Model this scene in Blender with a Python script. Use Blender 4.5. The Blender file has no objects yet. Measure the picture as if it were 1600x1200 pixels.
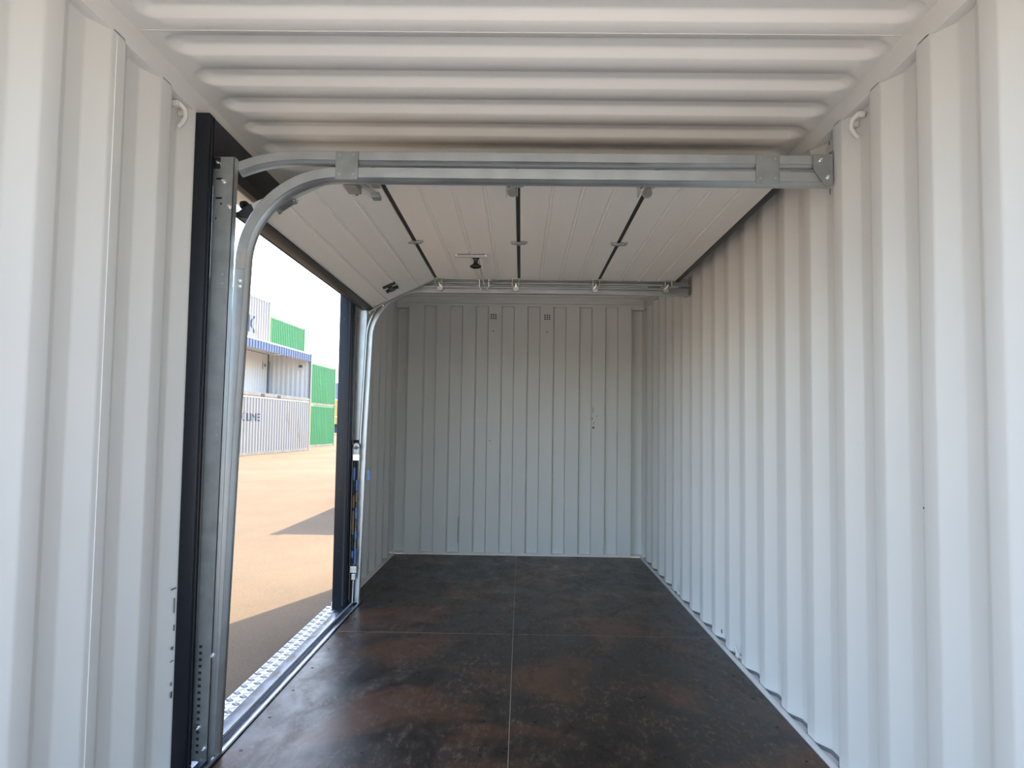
import bpy, bmesh, math, random
from mathutils import Vector, Matrix
random.seed(7)
C = bpy.context.scene.collection
PI = math.pi

# ------------------------------------------------------------------ camera
cam_d = bpy.data.cameras.new('camera'); cam = bpy.data.objects.new('camera', cam_d); C.objects.link(cam)
F_PX, PITCH, YAW, ROLL, CAM_H = 1172.45, 0.0574, 0.0129, 0.0140, 1.1596
fw = Vector((-math.sin(YAW)*math.cos(PITCH), math.cos(YAW)*math.cos(PITCH), math.sin(PITCH)))
rt = Vector((math.cos(YAW), math.sin(YAW), 0)); up = rt.cross(fw)
r2 = rt*math.cos(ROLL) + up*math.sin(ROLL); u2 = up*math.cos(ROLL) - rt*math.sin(ROLL)
M = Matrix((r2, u2, -fw)).transposed().to_4x4(); M.translation = Vector((0, 0, CAM_H))
cam.matrix_world = M
cam_d.sensor_width = 36; cam_d.lens = 36*F_PX/1600; cam_d.clip_start = 0.05; cam_d.clip_end = 2000
bpy.context.scene.camera = cam
# ------------------------------------------------------------------ light
w = bpy.data.worlds.new('sky'); bpy.context.scene.world = w; w.use_nodes = True
wn = w.node_tree.nodes; bg = wn['Background']
sky = wn.new('ShaderNodeTexSky'); sky.sky_type = 'NISHITA'; sky.sun_disc = False
SUN_EL, SUN_AZ = math.radians(46), math.radians(20.1)
sky.sun_elevation = SUN_EL; sky.sun_rotation = SUN_AZ; sky.air_density = 1.0; sky.dust_density = 2.2; sky.ozone_density = 1.0
w.node_tree.links.new(sky.outputs[0], bg.inputs[0]); bg.inputs[1].default_value = 0.78
sd = bpy.data.lights.new('sun', 'SUN'); sd.energy = 11.2; sd.angle = 0.0093; sd.color = (1.0, 0.85, 0.62)
sun = bpy.data.objects.new('sun', sd); C.objects.link(sun)
sv = Vector((math.sin(SUN_AZ)*math.cos(SUN_EL), math.cos(SUN_AZ)*math.cos(SUN_EL), math.sin(SUN_EL)))
sun.rotation_euler = sv.to_track_quat('Z', 'Y').to_euler(); sun.location = (20, 20, 30)
vs = bpy.context.scene.view_settings
bpy.context.scene.display_settings.display_device = 'sRGB'
vs.view_transform = 'Standard'; vs.look = 'None'; vs.exposure = 0.16; vs.gamma = 1.0; vs.use_curve_mapping = False
# ------------------------------------------------------------------ materials
def mat(name, col, rough=0.5, metal=0.0, spec=0.5, bump=0.0, bscale=40, var=0.0, vscale=3, stretch=(1, 1, 1), rvar=0.0):
    m = bpy.data.materials.new(name); m.use_nodes = True
    nt = m.node_tree; n = nt.nodes; l = nt.links; b = n['Principled BSDF']
    b.inputs['Base Color'].default_value = (*col, 1); b.inputs['Roughness'].default_value = rough
    b.inputs['Metallic'].default_value = metal; b.inputs['Specular IOR Level'].default_value = spec
    if bump or var or rvar:
        tc = n.new('ShaderNodeTexCoord'); mp = n.new('ShaderNodeMapping'); mp.inputs['Scale'].default_value = stretch
        l.new(tc.outputs['Object'], mp.inputs['Vector'])
    if bump:
        t = n.new('ShaderNodeTexNoise'); t.inputs['Scale'].default_value = bscale; t.inputs['Detail'].default_value = 4
        l.new(mp.outputs[0], t.inputs['Vector'])
        bp = n.new('ShaderNodeBump'); bp.inputs['Strength'].default_value = bump; bp.inputs['Distance'].default_value = 0.004
        l.new(t.outputs[0], bp.inputs['Height']); l.new(bp.outputs[0], b.inputs['Normal'])
    if var or rvar:
        t = n.new('ShaderNodeTexNoise'); t.inputs['Scale'].default_value = vscale; t.inputs['Detail'].default_value = 6
        l.new(mp.outputs[0], t.inputs['Vector'])
        if var:
            r = n.new('ShaderNodeValToRGB'); r.color_ramp.elements[0].position = .3; r.color_ramp.elements[1].position = .7
            r.color_ramp.elements[0].color = tuple(c*(1-var) for c in col)+(1,)
            r.color_ramp.elements[1].color = tuple(min(1, c*(1+var)) for c in col)+(1,)
            l.new(t.outputs[0], r.inputs[0]); l.new(r.outputs[0], b.inputs['Base Color'])
        if rvar:
            mr = n.new('ShaderNodeMapRange'); mr.inputs['To Min'].default_value = max(.02, rough-rvar); mr.inputs['To Max'].default_value = rough+rvar
            mr.inputs['From Min'].default_value = .3; mr.inputs['From Max'].default_value = .7
            l.new(t.outputs[0], mr.inputs['Value']); l.new(mr.outputs[0], b.inputs['Roughness'])
    return m
PAINT = mat('light_grey_paint', (.775, .762, .725), .42, spec=.45, bump=.10, bscale=9, var=.015, vscale=2)
ROOFP = mat('light_grey_roof_paint', (.90, .875, .83), .33, spec=.5, bump=.08, bscale=6, var=.015)
ANTH = mat('anthracite_paint', (.009, .011, .017), .4, spec=.38, bump=.1, bscale=60)
GALV = mat('galvanised_steel', (.50, .52, .53), .34, metal=.85, var=.06, vscale=14, bump=.06, bscale=70, rvar=.06)
GALVD = mat('dull_galvanised_steel', (.36, .38, .38), .42, metal=.8, var=.12, vscale=20)
ZINC = mat('bright_zinc', (.72, .72, .70), .25, metal=.95)
YZINC = mat('pale_zinc_fitting', (.60, .62, .57), .38, metal=.7)
PANEL = mat('white_door_steel', (.92, .89, .83), .45, spec=.4, bump=.35, bscale=60, stretch=(6, .6, 1), var=.01)
RUBBER = mat('black_rubber', (.012, .012, .013), .6)
BLACK = mat('black_plastic', (.008, .008, .009), .35)
SEALG = mat('dark_grey_profile', (.022, .023, .027), .5, bump=.1)
ALU = mat('bright_aluminium', (.33, .34, .36), .36, metal=.75, var=.05, vscale=30)
SILL = mat('sill_steel', (.13, .145, .18), .25, metal=.9, var=.25, vscale=8, stretch=(3, 1, 1), rvar=.1)
WHITEP = mat('white_label', (.8, .8, .78), .5)
BLUEP = mat('blue_tag', (.10, .20, .45), .5)
ORANGEP = mat('orange_spring_paint', (.26, .14, .06), .45)
STEELD = mat('dark_spring_steel', (.10, .11, .12), .35, metal=.7)
SCUFF = mat('dark_scuff', (.16, .155, .15), .6)

def floor_mat():
    m = bpy.data.materials.new('brown_coated_plywood'); m.use_nodes = True
    nt = m.node_tree; n = nt.nodes; l = nt.links; b = n['Principled BSDF']
    g = n.new('ShaderNodeNewGeometry')
    def noise(scale, det, st=(1, 1, 1), dist=0, rough=.6):
        mp = n.new('ShaderNodeMapping'); mp.inputs['Scale'].default_value = st; l.new(g.outputs['Position'], mp.inputs['Vector'])
        t = n.new('ShaderNodeTexNoise'); t.inputs['Scale'].default_value = scale; t.inputs['Detail'].default_value = det
        t.inputs['Distortion'].default_value = dist; t.inputs['Roughness'].default_value = rough
        l.new(mp.outputs[0], t.inputs['Vector']); return t
    def ramp(src, a, bb, ca=0., cb=1.):
        r = n.new('ShaderNodeMapRange'); r.inputs['From Min'].default_value = a; r.inputs['From Max'].default_value = bb
        r.inputs['To Min'].default_value = ca; r.inputs['To Max'].default_value = cb; r.interpolation_type = 'SMOOTHSTEP'
        l.new(src, r.inputs['Value']); return r.outputs[0]
    def mix(f, a, c):
        x = n.new('ShaderNodeMix'); x.data_type = 'RGBA'; l.new(f, x.inputs['Factor'])
        for s, v in (('A', a), ('B', c)):
            k = [i for i in x.inputs if i.name == s and i.type == 'RGBA'][0]
            if isinstance(v, tuple): k.default_value = (*v, 1)
            else: l.new(v, k)
        return [o for o in x.outputs if o.type == 'RGBA'][0]
    big = noise(1.3, 5, dist=.6); mid = noise(4.5, 9, (1.4, .8, 1), .5, .7); fine = noise(34, 9, (1.2, .45, 1), .15, .8); gr = noise(70, 5, (.5, 2.0, 1), .4)
    base = mix(ramp(mid.outputs[0], .4, .65), (.016, .012, .0105), (.046, .031, .023))
    base = mix(ramp(big.outputs[0], .47, .62), base, (.088, .037, .018))
    # dust and wear scratches
    mu = n.new('ShaderNodeMath'); mu.operation = 'MULTIPLY'
    l.new(ramp(fine.outputs[0], .50, .60), mu.inputs[0]); l.new(ramp(mid.outputs[0], .42, .56), mu.inputs[1])
    base = mix(mu.outputs[0], base, (.110, .078, .056))
    base = mix(ramp(gr.outputs[0], .60, .72, 0, .5), base, (.012, .010, .010))
    sp = noise(9, 6, (1, 1, 1), 0, .8)
    base = mix(ramp(sp.outputs[0], .70, .76), base, (.13, .042, .02))
    l.new(base, b.inputs['Base Color'])
    l.new(ramp(mid.outputs[0], .35, .7, .27, .46), b.inputs['Roughness'])
    b.inputs['Specular IOR Level'].default_value = .17
    bp = n.new('ShaderNodeBump'); bp.inputs['Strength'].default_value = .22; bp.inputs['Distance'].default_value = .003
    l.new(fine.outputs[0], bp.inputs['Height']); l.new(bp.outputs[0], b.inputs['Normal'])
    return m
FLOOR = floor_mat()

def ground_mat():
    m = bpy.data.materials.new('sandy_asphalt'); m.use_nodes = True
    nt = m.node_tree; n = nt.nodes; l = nt.links; b = n['Principled BSDF']
    g = n.new('ShaderNodeNewGeometry')
    def noise(s, d, sc=(1, 1, 1)):
        mp = n.new('ShaderNodeMapping'); mp.inputs['Scale'].default_value = sc; l.new(g.outputs['Position'], mp.inputs['Vector'])
        t = n.new('ShaderNodeTexNoise'); t.inputs['Scale'].default_value = s; t.inputs['Detail'].default_value = d; t.inputs['Roughness'].default_value = .7
        l.new(mp.outputs[0], t.inputs['Vector']); return t
    a = noise(.5, 8, (1, .5, 1)); f = noise(60, 8); sp = noise(180, 3); pa = noise(.12, 3)
    r = n.new('ShaderNodeValToRGB'); e = r.color_ramp.elements
    e[0].position = .35; e[0].color = (.150, .108, .069, 1); e[1].position = .65; e[1].color = (.186, .135, .087, 1)
    l.new(a.outputs[0], r.inputs[0])
    def mul(src, x, lo, hi, c0, c1):
        q = n.new('ShaderNodeMapRange'); q.inputs['From Min'].default_value = lo; q.inputs['From Max'].default_value = hi
        q.inputs['To Min'].default_value = c0; q.inputs['To Max'].default_value = c1; l.new(src, q.inputs['Value'])
        v = n.new('ShaderNodeVectorMath'); v.operation = 'SCALE'; l.new(x, v.inputs[0]); l.new(q.outputs[0], v.inputs['Scale']); return v.outputs[0]
    c = mul(f.outputs[0], r.outputs[0], .3, .7, .82, 1.15); c = mul(sp.outputs[0], c, .3, .7, .88, 1.1); c = mul(pa.outputs[0], c, .4, .6, .92, 1.06)
    l.new(c, b.inputs['Base Color']); b.inputs['Roughness'].default_value = .9; b.inputs['Specular IOR Level'].default_value = .2
    bp = n.new('ShaderNodeBump'); bp.inputs['Strength'].default_value = .5; bp.inputs['Distance'].default_value = .01
    l.new(f.outputs[0], bp.inputs['Height']); l.new(bp.outputs[0], b.inputs['Normal'])
    return m
GROUND = ground_mat()

def rusty(name, col, rust, lo=.58, hi=.75, zfade=None):
    m = bpy.data.materials.new(name); m.use_nodes = True
    nt = m.node_tree; n = nt.nodes; l = nt.links; b = n['Principled BSDF']
    tc = n.new('ShaderNodeTexCoord'); mp = n.new('ShaderNodeMapping'); mp.inputs['Scale'].default_value = (1, 1, .35)
    l.new(tc.outputs['Object'], mp.inputs['Vector'])
    t = n.new('ShaderNodeTexNoise'); t.inputs['Scale'].default_value = 1.1; t.inputs['Detail'].default_value = 8; t.inputs['Roughness'].default_value = .7
    l.new(mp.outputs[0], t.inputs['Vector'])
    r = n.new('ShaderNodeValToRGB'); e = r.color_ramp.elements; e[0].position = lo; e[1].position = hi
    e[0].color = (*col, 1); e[1].color = (*rust, 1)
    l.new(t.outputs[0], r.inputs[0]); l.new(r.outputs[0], b.inputs['Base Color']); b.inputs['Roughness'].default_value = .55
    return m
CWHITE = rusty('aged_white_container_paint', (.27, .268, .26), (.20, .12, .065))
CGREEN = rusty('green_container_paint', (.010, .22, .065), (.03, .29, .11), .55, .8)
CBLUE = mat('blue_container_paint', (.07, .12, .24), .5, var=.1)
CORANGE = rusty('orange_container_paint', (.55, .26, .06), (.35, .14, .04))
CFRAME = mat('grey_container_frame', (.19, .18, .175), .6, var=.2)
CRUST = rusty('rusty_orange_frame', (.48, .28, .17), (.33, .15, .07), .45, .65)
CINNER = mat('white_container_lining', (.86, .85, .83), .5)
LETTER = mat('dark_blue_lettering', (.02, .05, .10), .5)

# ------------------------------------------------------------------ helpers
def finish(name, bm, m, parent=None, smooth=None, kind=None, label=None):
    me = bpy.data.meshes.new(name); bmesh.ops.recalc_face_normals(bm, faces=bm.faces)
    if smooth is not None:
        for f_ in bm.faces: f_.smooth = True
        for e_ in bm.edges:
            if len(e_.link_faces) == 2 and e_.calc_face_angle(0) > smooth: e_.smooth = False
    bm.to_mesh(me); bm.free(); me.materials.append(m)
    o = bpy.data.objects.new(name, me); C.objects.link(o)
    if parent: o.parent = parent
    if kind: o['kind'] = kind
    if label: o['label'] = label
    return o
def empty(name, loc=(0, 0, 0), label=None, cat=None, group=None, kind=None, parent=None):
    o = bpy.data.objects.new(name, None); C.objects.link(o); o.location = loc; o.empty_display_size = .1
    if label: o['label'] = label
    if cat: o['category'] = cat
    if group: o['group'] = group
    if kind: o['kind'] = kind
    if parent: o.parent = parent
    return o
def tag(o, label, cat, group=None):
    o['label'] = label; o['category'] = cat
    if group: o['group'] = group
    return o
def box(bm, x0, x1, y0, y1, z0, z1, bev=0.0, mtx=None):
    r = bmesh.ops.create_cube(bm, size=1)['verts']
    for v in r: v.co = Vector((x0+(v.co.x+.5)*(x1-x0), y0+(v.co.y+.5)*(y1-y0), z0+(v.co.z+.5)*(z1-z0)))
    if bev:
        es = list({e for v in r for e in v.link_edges})
        g = bmesh.ops.bevel(bm, geom=es, offset=bev, segments=2, affect='EDGES', profile=.5)
        r = list({v for f_ in g['faces'] for v in f_.verts} | {v for v in r if v.is_valid})
        # collect the whole island
        seen = set(r); st = list(r)
        while st:
            v = st.pop()
            for e in v.link_edges:
                o = e.other_vert(v)
                if o not in seen: seen.add(o); st.append(o)
        r = list(seen)
    if mtx: bmesh.ops.transform(bm, matrix=mtx, verts=r)
    return r
def cyl(bm, p0, p1, r, seg=12, r2=None):
    p0 = Vector(p0); p1 = Vector(p1); d = p1-p0
    q = d.to_track_quat('Z', 'Y').to_matrix().to_4x4(); q.translation = (p0+p1)/2
    return bmesh.ops.create_cone(bm, cap_ends=True, segments=seg, radius1=r, radius2=r if r2 is None else r2, depth=d.length, matrix=q)['verts']
def tube(bm, pts, r, seg=8, closed=False):
    pts = [Vector(p) for p in pts]; rings = []; n = len(pts); prev = None
    for i, p in enumerate(pts):
        t = ((pts[(i+1) % n] if (i < n-1 or closed) else p) - (pts[i-1] if (i > 0 or closed) else p)).normalized()
        if prev is None:
            a = Vector((0, 0, 1)) if abs(t.z) < .9 else Vector((1, 0, 0)); u = t.cross(a).normalized()
        else: u = (prev - t*prev.dot(t)).normalized()
        prev = u; v = t.cross(u)
        rings.append([bm.verts.new(p+(u*math.cos(2*PI*k/seg)+v*math.sin(2*PI*k/seg))*r) for k in range(seg)])
    m_ = n if closed else n-1
    for i in range(m_):
        a, b = rings[i], rings[(i+1) % n]
        for k in range(seg): bm.faces.new((a[k], a[(k+1) % seg], b[(k+1) % seg], b[k]))
    if not closed: bm.faces.new(rings[0][::-1]); bm.faces.new(rings[-1])
def prism(bm, poly, fn, a, b):
    """closed polygon (u,v) extruded between a and b; fn(u,v,t)->xyz"""
    A = [bm.verts.new(fn(u, v, a)) for u, v in poly]; B = [bm.verts.new(fn(u, v, b)) for u, v in poly]; n = len(poly)
    for i in range(n): bm.faces.new((A[i], A[(i+1) % n], B[(i+1) % n], B[i]))
    bm.faces.new(A[::-1]); bm.faces.new(B)
def simple(name, m, parent, *a, bev=0, **k):
    bm = bmesh.new(); box(bm, *a, bev=bev); return finish(name, bm, m, parent, **k)
def grid_plate(bm, us, vs_, holes, fn, th):
    """plate in u,v with rectangular holes [(u0,u1,v0,v1)]; fn(u,v,d)->xyz ; real openings with depth th"""
    us = sorted(set(us+[h for q in holes for h in q[:2]])); vv = sorted(set(vs_+[h for q in holes for h in q[2:]]))
    def solid(i, j):
        if i < 0 or j < 0 or i >= len(us)-1 or j >= len(vv)-1: return False
        cu = (us[i]+us[i+1])/2; cv = (vv[j]+vv[j+1])/2
        return not any(q[0] < cu < q[1] and q[2] < cv < q[3] for q in holes)
    V = {}
    def vt(i, j, d):
        if (i, j, d) not in V: V[(i, j, d)] = bm.verts.new(fn(us[i], vv[j], th*d))
        return V[(i, j, d)]
    for i in range(len(us)-1):
        for j in range(len(vv)-1):
            if not solid(i, j): continue
            for d in (0, 1): bm.faces.new((vt(i, j, d), vt(i+1, j, d), vt(i+1, j+1, d), vt(i, j+1, d)))
            for di, dj, a, b in ((-1, 0, (i, j), (i, j+1)), (1, 0, (i+1, j), (i+1, j+1)), (0, -1, (i, j), (i+1, j)), (0, 1, (i, j+1), (i+1, j+1))):
                if not solid(i+di, j+dj): bm.faces.new((vt(*a, 0), vt(*b, 0), vt(*b, 1), vt(*a, 1)))

# ------------------------------------------------------------------ dimensions
XR, XL, DEP = 1.112, -1.158, .036           # inner wall planes, corrugation depth
Y0, YE, ZC, ZR = .75, 6.87, 2.325, 2.252     # container near end, end wall, ceiling, underside of top rails
PER = .288
def corr_profile(y0, y1, crease, depth, flat=.074, sl=.070, per=PER):
    """list of (y, outward offset); rounded bends"""
    pts = []
    k = math.floor((y0-crease)/per)-1
    while crease+k*per < y1+per:
        c = crease+k*per
        for y, d in ((c-flat, 0), (c, 0), (c+sl, 1), (c+sl+flat, 1)): pts.append((y, d*depth))
        k += 1
    out = []
    for i in range(1, len(pts)-1):
        (ya, da), (y, d), (yb, db) = pts[i-1], pts[i], pts[i+1]; r = .007
        la = math.hypot(y-ya, d-da); lb = math.hypot(yb-y, db-d)
        p = (y-(y-ya)/la*r, d-(d-da)/la*r); q = (y+(yb-y)/lb*r, d+(db-d)/lb*r)
        mid = ((p[0]+q[0]+2*y)/4, (p[1]+q[1]+2*d)/4)
        out += [p, mid, q]
    def interp(yy):
        for a, b in zip(out, out[1:]):
            if a[0] <= yy <= b[0]: return a[1]+(b[1]-a[1])*(yy-a[0])/(b[0]-a[0])
        return 0
    return [(y0, interp(y0))]+[p for p in out if y0 < p[0] < y1]+[(y1, interp(y1))]
def corr_sheet(bm, prof, fn, z0, z1, th=.002, holes=()):
    n = len(prof); R = []
    for z in (z0, z1):
        R.append(([bm.verts.new(fn(y, d, z)) for y, d in prof], [bm.verts.new(fn(y, d+th, z)) for y, d in prof]))
    (a, a2), (b, b2) = R
    for i in range(n-1):
        bm.faces.new((a[i], a[i+1], b[i+1], b[i])); bm.faces.new((a2[i], a2[i+1], b2[i+1], b2[i]))
        bm.faces.new((a[i], a[i+1], a2[i+1], a2[i])); bm.faces.new((b[i], b[i+1], b2[i+1], b2[i]))
    for i in (0, n-1): bm.faces.new((a[i], b[i], b2[i], a2[i]))
def vent_holes(parent, cells, m=RUBBER):
    bm = bmesh.new()
    for c in cells: box(bm, *c)
    return finish('vent_hole', bm, m, parent, kind='stuff')

# ------------------------------------------------------------------ setting: right wall
wr = empty('wall_right', (XR, 3.8, 0), kind='structure')
def P(o):  # keep world coordinates for children of an offset empty
    return o
def adopt(o, root):
    o.parent = root; o.matrix_parent_inverse = Matrix.Translation(-root.location); return o
bm = bmesh.new(); corr_sheet(bm, corr_profile(Y0, YE+.142, 2.672, DEP), lambda y, d, z: (XR+d, y, z), -.010, ZR+.01)
adopt(finish('corrugated_panel', bm, PAINT, smooth=.6), wr)
bm = bmesh.new(); corr_sheet(bm, corr_profile(Y0, YE, 2.672, DEP), lambda y, d, z: (XR+d-.0045, y, z), -.010, .004, th=.004); adopt(finish('sealant_shadow_bead', bm, mat('sealant_shadow_grey', (.20, .21, .23), .6)), wr)  # sealant along the wall foot; its dark grey also paints the gap shadow
bm = bmesh.new()
for zc, yc, xo in ((2.172, 6.208, 0), (2.154, 3.851, 0)):
    for i in range(2):
        for j in range(4): box(bm, XR+DEP-.003, XR+DEP+.001, yc-.012+i*.02-.004, yc-.012+i*.02+.004, zc-.036+j*.02-.005, zc-.036+j*.02+.005)
adopt(finish('vent_hole', bm, RUBBER, kind='stuff'), wr)
bm = bmesh.new()
for y, z, dy, dz in ((2.70, 2.02, .006, .022), (2.705, 2.205, .01, .012), (4.2, .05, .02, .02), (2.10, .95, .004, .006)):
    box(bm, XR-.0008, XR+.001, y-dy, y, z, z+dz)
adopt(finish('scuff_mark', bm, SCUFF, kind='stuff'), wr)
bm = bmesh.new(); box(bm, XR, XR+DEP+.02, Y0, YE+.145, ZR, ZC+.05, bev=.006)
o = finish('trim_1', bm, PAINT, kind='structure', smooth=.6)         # top side rail, right
bm = bmesh.new(); box(bm, XR-.027, XR-.004, Y0, YE, -.15, .006, bev=.002); box(bm, XR-.006, XR+DEP+.03, Y0, YE+.14, -.15, -.010)
finish('trim_2', bm, PAINT, kind='structure', smooth=.6)              # bottom side rail, right

# ------------------------------------------------------------------ left wall
YP0, YP1 = 2.566, 4.86                     # near post front face, far post front face
wl = empty('wall_left', (XL, 1.6, 0), kind='structure')
for a, b in ((Y0, YP0+.004), (4.955, YE+.142)):
    pf = corr_profile(a, b, 2.10, DEP)
    if a == Y0: pf = [q for q in pf if q[0] < 2.47]+[(2.497, DEP), (2.502, DEP*.97), (2.508, DEP*.9), (2.556, .002), (2.562, 0), (YP0+.004, 0)]
    bm = bmesh.new(); corr_sheet(bm, pf, lambda y, d, z: (XL-d, y, z), .004, ZR+.01)
    adopt(finish('corrugated_panel', bm, PAINT, smooth=.6), wl)
bm = bmesh.new(); box(bm, XL-.001, XL+.0022, 2.050, 2.0525, .004, ZR)
adopt(finish('weld_seam', bm, mat('pale_weld_seam', (.84, .82, .79), .35)), wl)
bm = bmesh.new()
for y, z, dy, dz in ((2.555, .60, .035, .004), (2.55, .52, .004, .05), (2.556, .46, .006, .02), (2.55, .40, .012, .01), (2.557, .36, .02, .003), (2.55, .28, .006, .012), (2.556, .24, .01, .02), (2.5, .02, .01, .012)):
    box(bm, XL-.001, XL+.001, y-dy, y, z, z+dz)
adopt(finish('scuff_mark', bm, SCUFF, kind='stuff'), wl)
bm = bmesh.new(); box(bm, XL-DEP-.02, XL, Y0, YE+.145, ZR, ZC+.05, bev=.006)
finish('trim_3', bm, PAINT, kind='structure', smooth=.6)
for i, (a, b) in enumerate(((Y0, YP0), (4.955, YE))):
    bm = bmesh.new(); box(bm, XL-DEP-.03, XL+.03, a, b, -.15, .004, bev=.002)
    finish('trim_%d' % (4+i), bm, PAINT, kind='structure', smooth=.6)

# ------------------------------------------------------------------ end wall
we = empty('wall_back', (-.03, YE, 0), kind='structure')
RZ0, RZ1 = .018, 2.272                       # recess bottom / top
def sx(px): return -.912+px
X_A, X_B = -1.053, 1.007
starts = [-.912+.239*i for i in range(8)]
bm = bmesh.new()
prof = [(X_A, .085), (X_A+.004, .0)]
for s in starts:
    prof += [(s, 0), (s+.014, .042), (s+.114, .042), (s+.124, 0)]
prof += [(X_B-.004, 0), (X_B, .085)]
rec = [(s, s+.124) for s in starts]
corr_sheet(bm, prof, lambda x, d, z: (x, YE+d, z), RZ0, RZ1)
for z0, z1 in ((0.0, RZ0), (RZ1, ZC-.03)):
    box(bm, X_A, X_B, YE, YE+.05, z0, z1)
adopt(finish('corrugated_panel', bm, PAINT, smooth=.5), we)
for side, (a, b) in enumerate(((XL-DEP, X_A), (X_B, XR+DEP))):     # recessed corner posts
    bm = bmesh.new(); box(bm, a, b, YE+.085, YE+.14, 0, ZC, bev=0)
    box(bm, a, b, YE+.002, YE+.09, RZ1-.02, ZC); box(bm, a, b, YE+.01, YE+.09, 0, .015)
    for z in (2.08, .16): box(bm, a+.05, a+.05+.09, YE+.0805, YE+.086, z, z+.005)
    adopt(finish('corner_post', bm, PAINT), we)
bm = bmesh.new(); box(bm, XL, XR, YE-.012, YE+.14, 2.297, ZC+.03, bev=.004)
adopt(finish('top_beam', bm, PAINT, smooth=.6), we)
for xc in (-.268, .227):
    bm = bmesh.new()
    hs = [(xc-.026+i*.021, xc-.026+i*.021+.012, 2.150+j*.018, 2.150+j*.018+.012) for i in range(3) for j in range(3)]
    grid_plate(bm, [xc-.032, xc+.036], [2.135, 2.215], hs, lambda u, v, d: (u, YE-.0045+d, v), .004)
    g = adopt(finish('vent_grille', bm, PAINT), we)
    bm = bmesh.new(); box(bm, xc-.030, xc+.034, YE-.0012, YE-.0002, 2.137, 2.21); adopt(finish('vent_backing', bm, RUBBER), we)
    bm = bmesh.new(); cyl(bm, (xc, YE, 2.04), (xc, YE-.003, 2.04), .006); adopt(finish('rivet', bm, SCUFF), we)
bm = bmesh.new()
for x, z, dx, dz in ((.655, 1.30, .004, .05), (.645, 1.24, .008, .015), (.66, 1.19, .004, .03), (.650, 1.155, .018, .02), (.69, 1.26, .003, .02), (-.29, 1.03, .012, .006), (-.275, 1.005, .006, .004)):
    box(bm, x, x+dx, YE-.0008, YE+.0005, z, z+dz)
box(bm, -.563, -.559, YE-.001, YE, .10, .34)
adopt(finish('scuff_mark', bm, SCUFF, kind='stuff'), we)

# ------------------------------------------------------------------ ceiling (pressed roof panels)
def smooth01(t): t = max(0., min(1., t)); return t*t*(3-2*t)
GW, GP, GN = .128, .2155, 2.183             # groove width, period, a near-edge position
def roof_h(x, y):
    k = math.floor((y-GN)/GP); yc = GN+k*GP+GW/2
    hx, hy, r = 1.102, GW/2, .058
    qx = abs(x+.005)-(hx-r); qy = abs(y-yc)-(hy-r)
    sd_ = math.hypot(max(qx, 0), max(qy, 0))+min(max(qx, qy), 0)-r
    q = max(0., min(1., -sd_/.031)); return .026*(.75*q+.25*smooth01(q))
bm = bmesh.new()
xs = [-1.20, -1.13]+[-1.115+.0085*i for i in range(17)]+[-.9, -.6, -.3, 0, .3, .6, .9]+[.962+.0085*i for i in range(17)]+[1.115, 1.17]
ys = []
y = GN-7*GP
while y < YE+.1:
    ys += [y+t for t in (0, .005, .011, .018, .025, .031, .037, .064, .091, .097, .103, .110, .117, .123, .128)]; y += GP
ys = [v for v in ys if Y0-.0 <= v <= YE+.08]+[YE+.145]
G = [[bm.verts.new((x, yy, ZC+roof_h(x, yy))) for x in xs] for yy in ys]
for j in range(len(ys)-1):
    for i in range(len(xs)-1): bm.faces.new((G[j][i], G[j][i+1], G[j+1][i+1], G[j+1][i]))
ceil = finish('ceiling', bm, ROOFP, smooth=.9, kind='structure')
bm = bmesh.new()
for yy in (2.155, 4.52):
    box(bm, -1.15, 1.10, yy, yy+.0025, ZC-.0015, ZC+.001)
adopt(finish('weld_seam', bm, PAINT), ceil)
# roof edge strips beside the top rails
for i, (a, b) in enumerate(((XL-.02, -1.128), (1.098, XR+.02))):
    pass

# ------------------------------------------------------------------ floor
fl = empty('floor', (0, 3.8, 0), kind='structure')
cuts_y = [Y0, 1.90, 4.281, YE-.002]
for j in range(3):
    for i, (a, b) in enumerate(((-1.028, -.0315), (-.0285, 1.082))):
        x0 = a
        bm = bmesh.new(); box(bm, x0, b, cuts_y[j]+.0017, cuts_y[j+1]-.0017, -.028, 0, bev=.001)
        adopt(finish('plywood_panel', bm, FLOOR), fl)
for a, b in ((Y0, YP0), (4.955, YE-.002)):
    bm = bmesh.new(); box(bm, XL+.03, -1.0295, a, b, -.028, 0)
    adopt(finish('plywood_panel', bm, FLOOR), fl)
GAPM = mat('joint_sealant', (.34, .29, .23), .6)
bm = bmesh.new(); box(bm, -.0310, -.0290, Y0, YE-.01, -.006, -.0003); box(bm, -1.02, 1.08, 4.2793, 4.2827, -.006, -.0002)
adopt(finish('joint_filler', bm, GAPM), fl)
bm = bmesh.new(); box(bm, -1.17, XR, Y0, YE+.14, -.15, -.029); adopt(finish('subfloor', bm, CFRAME), fl)
bm = bmesh.new()
for xs_ in (1.02, .55, .07, -.13, -.55, -.98):
    yy = 1.2
    while yy < 6.8:
        if not (xs_ < -.9 and yy < 2.7): cyl(bm, (xs_, yy, -.001), (xs_, yy, .0012), .0065, 8)
        yy += .305
adopt(finish('floor_screw', bm, RUBBER, kind='stuff'), fl)

# ------------------------------------------------------------------ rear frame at the open end
for i, (a, b) in enumerate(((XL-DEP-.03, XL+.015), (XR-.015, XR+DEP+.03))):
    bm = bmesh.new(); box(bm, a, b, Y0-.13, Y0, -.15, ZC+.05, bev=.006)
    finish('trim_%d' % (6+i), bm, PAINT, kind='structure')
bm = bmesh.new(); box(bm, XL+.016, XR-.016, Y0-.13, Y0, ZC-.06, ZC+.05, bev=.006); finish('trim_8', bm, PAINT, kind='structure')

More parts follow.
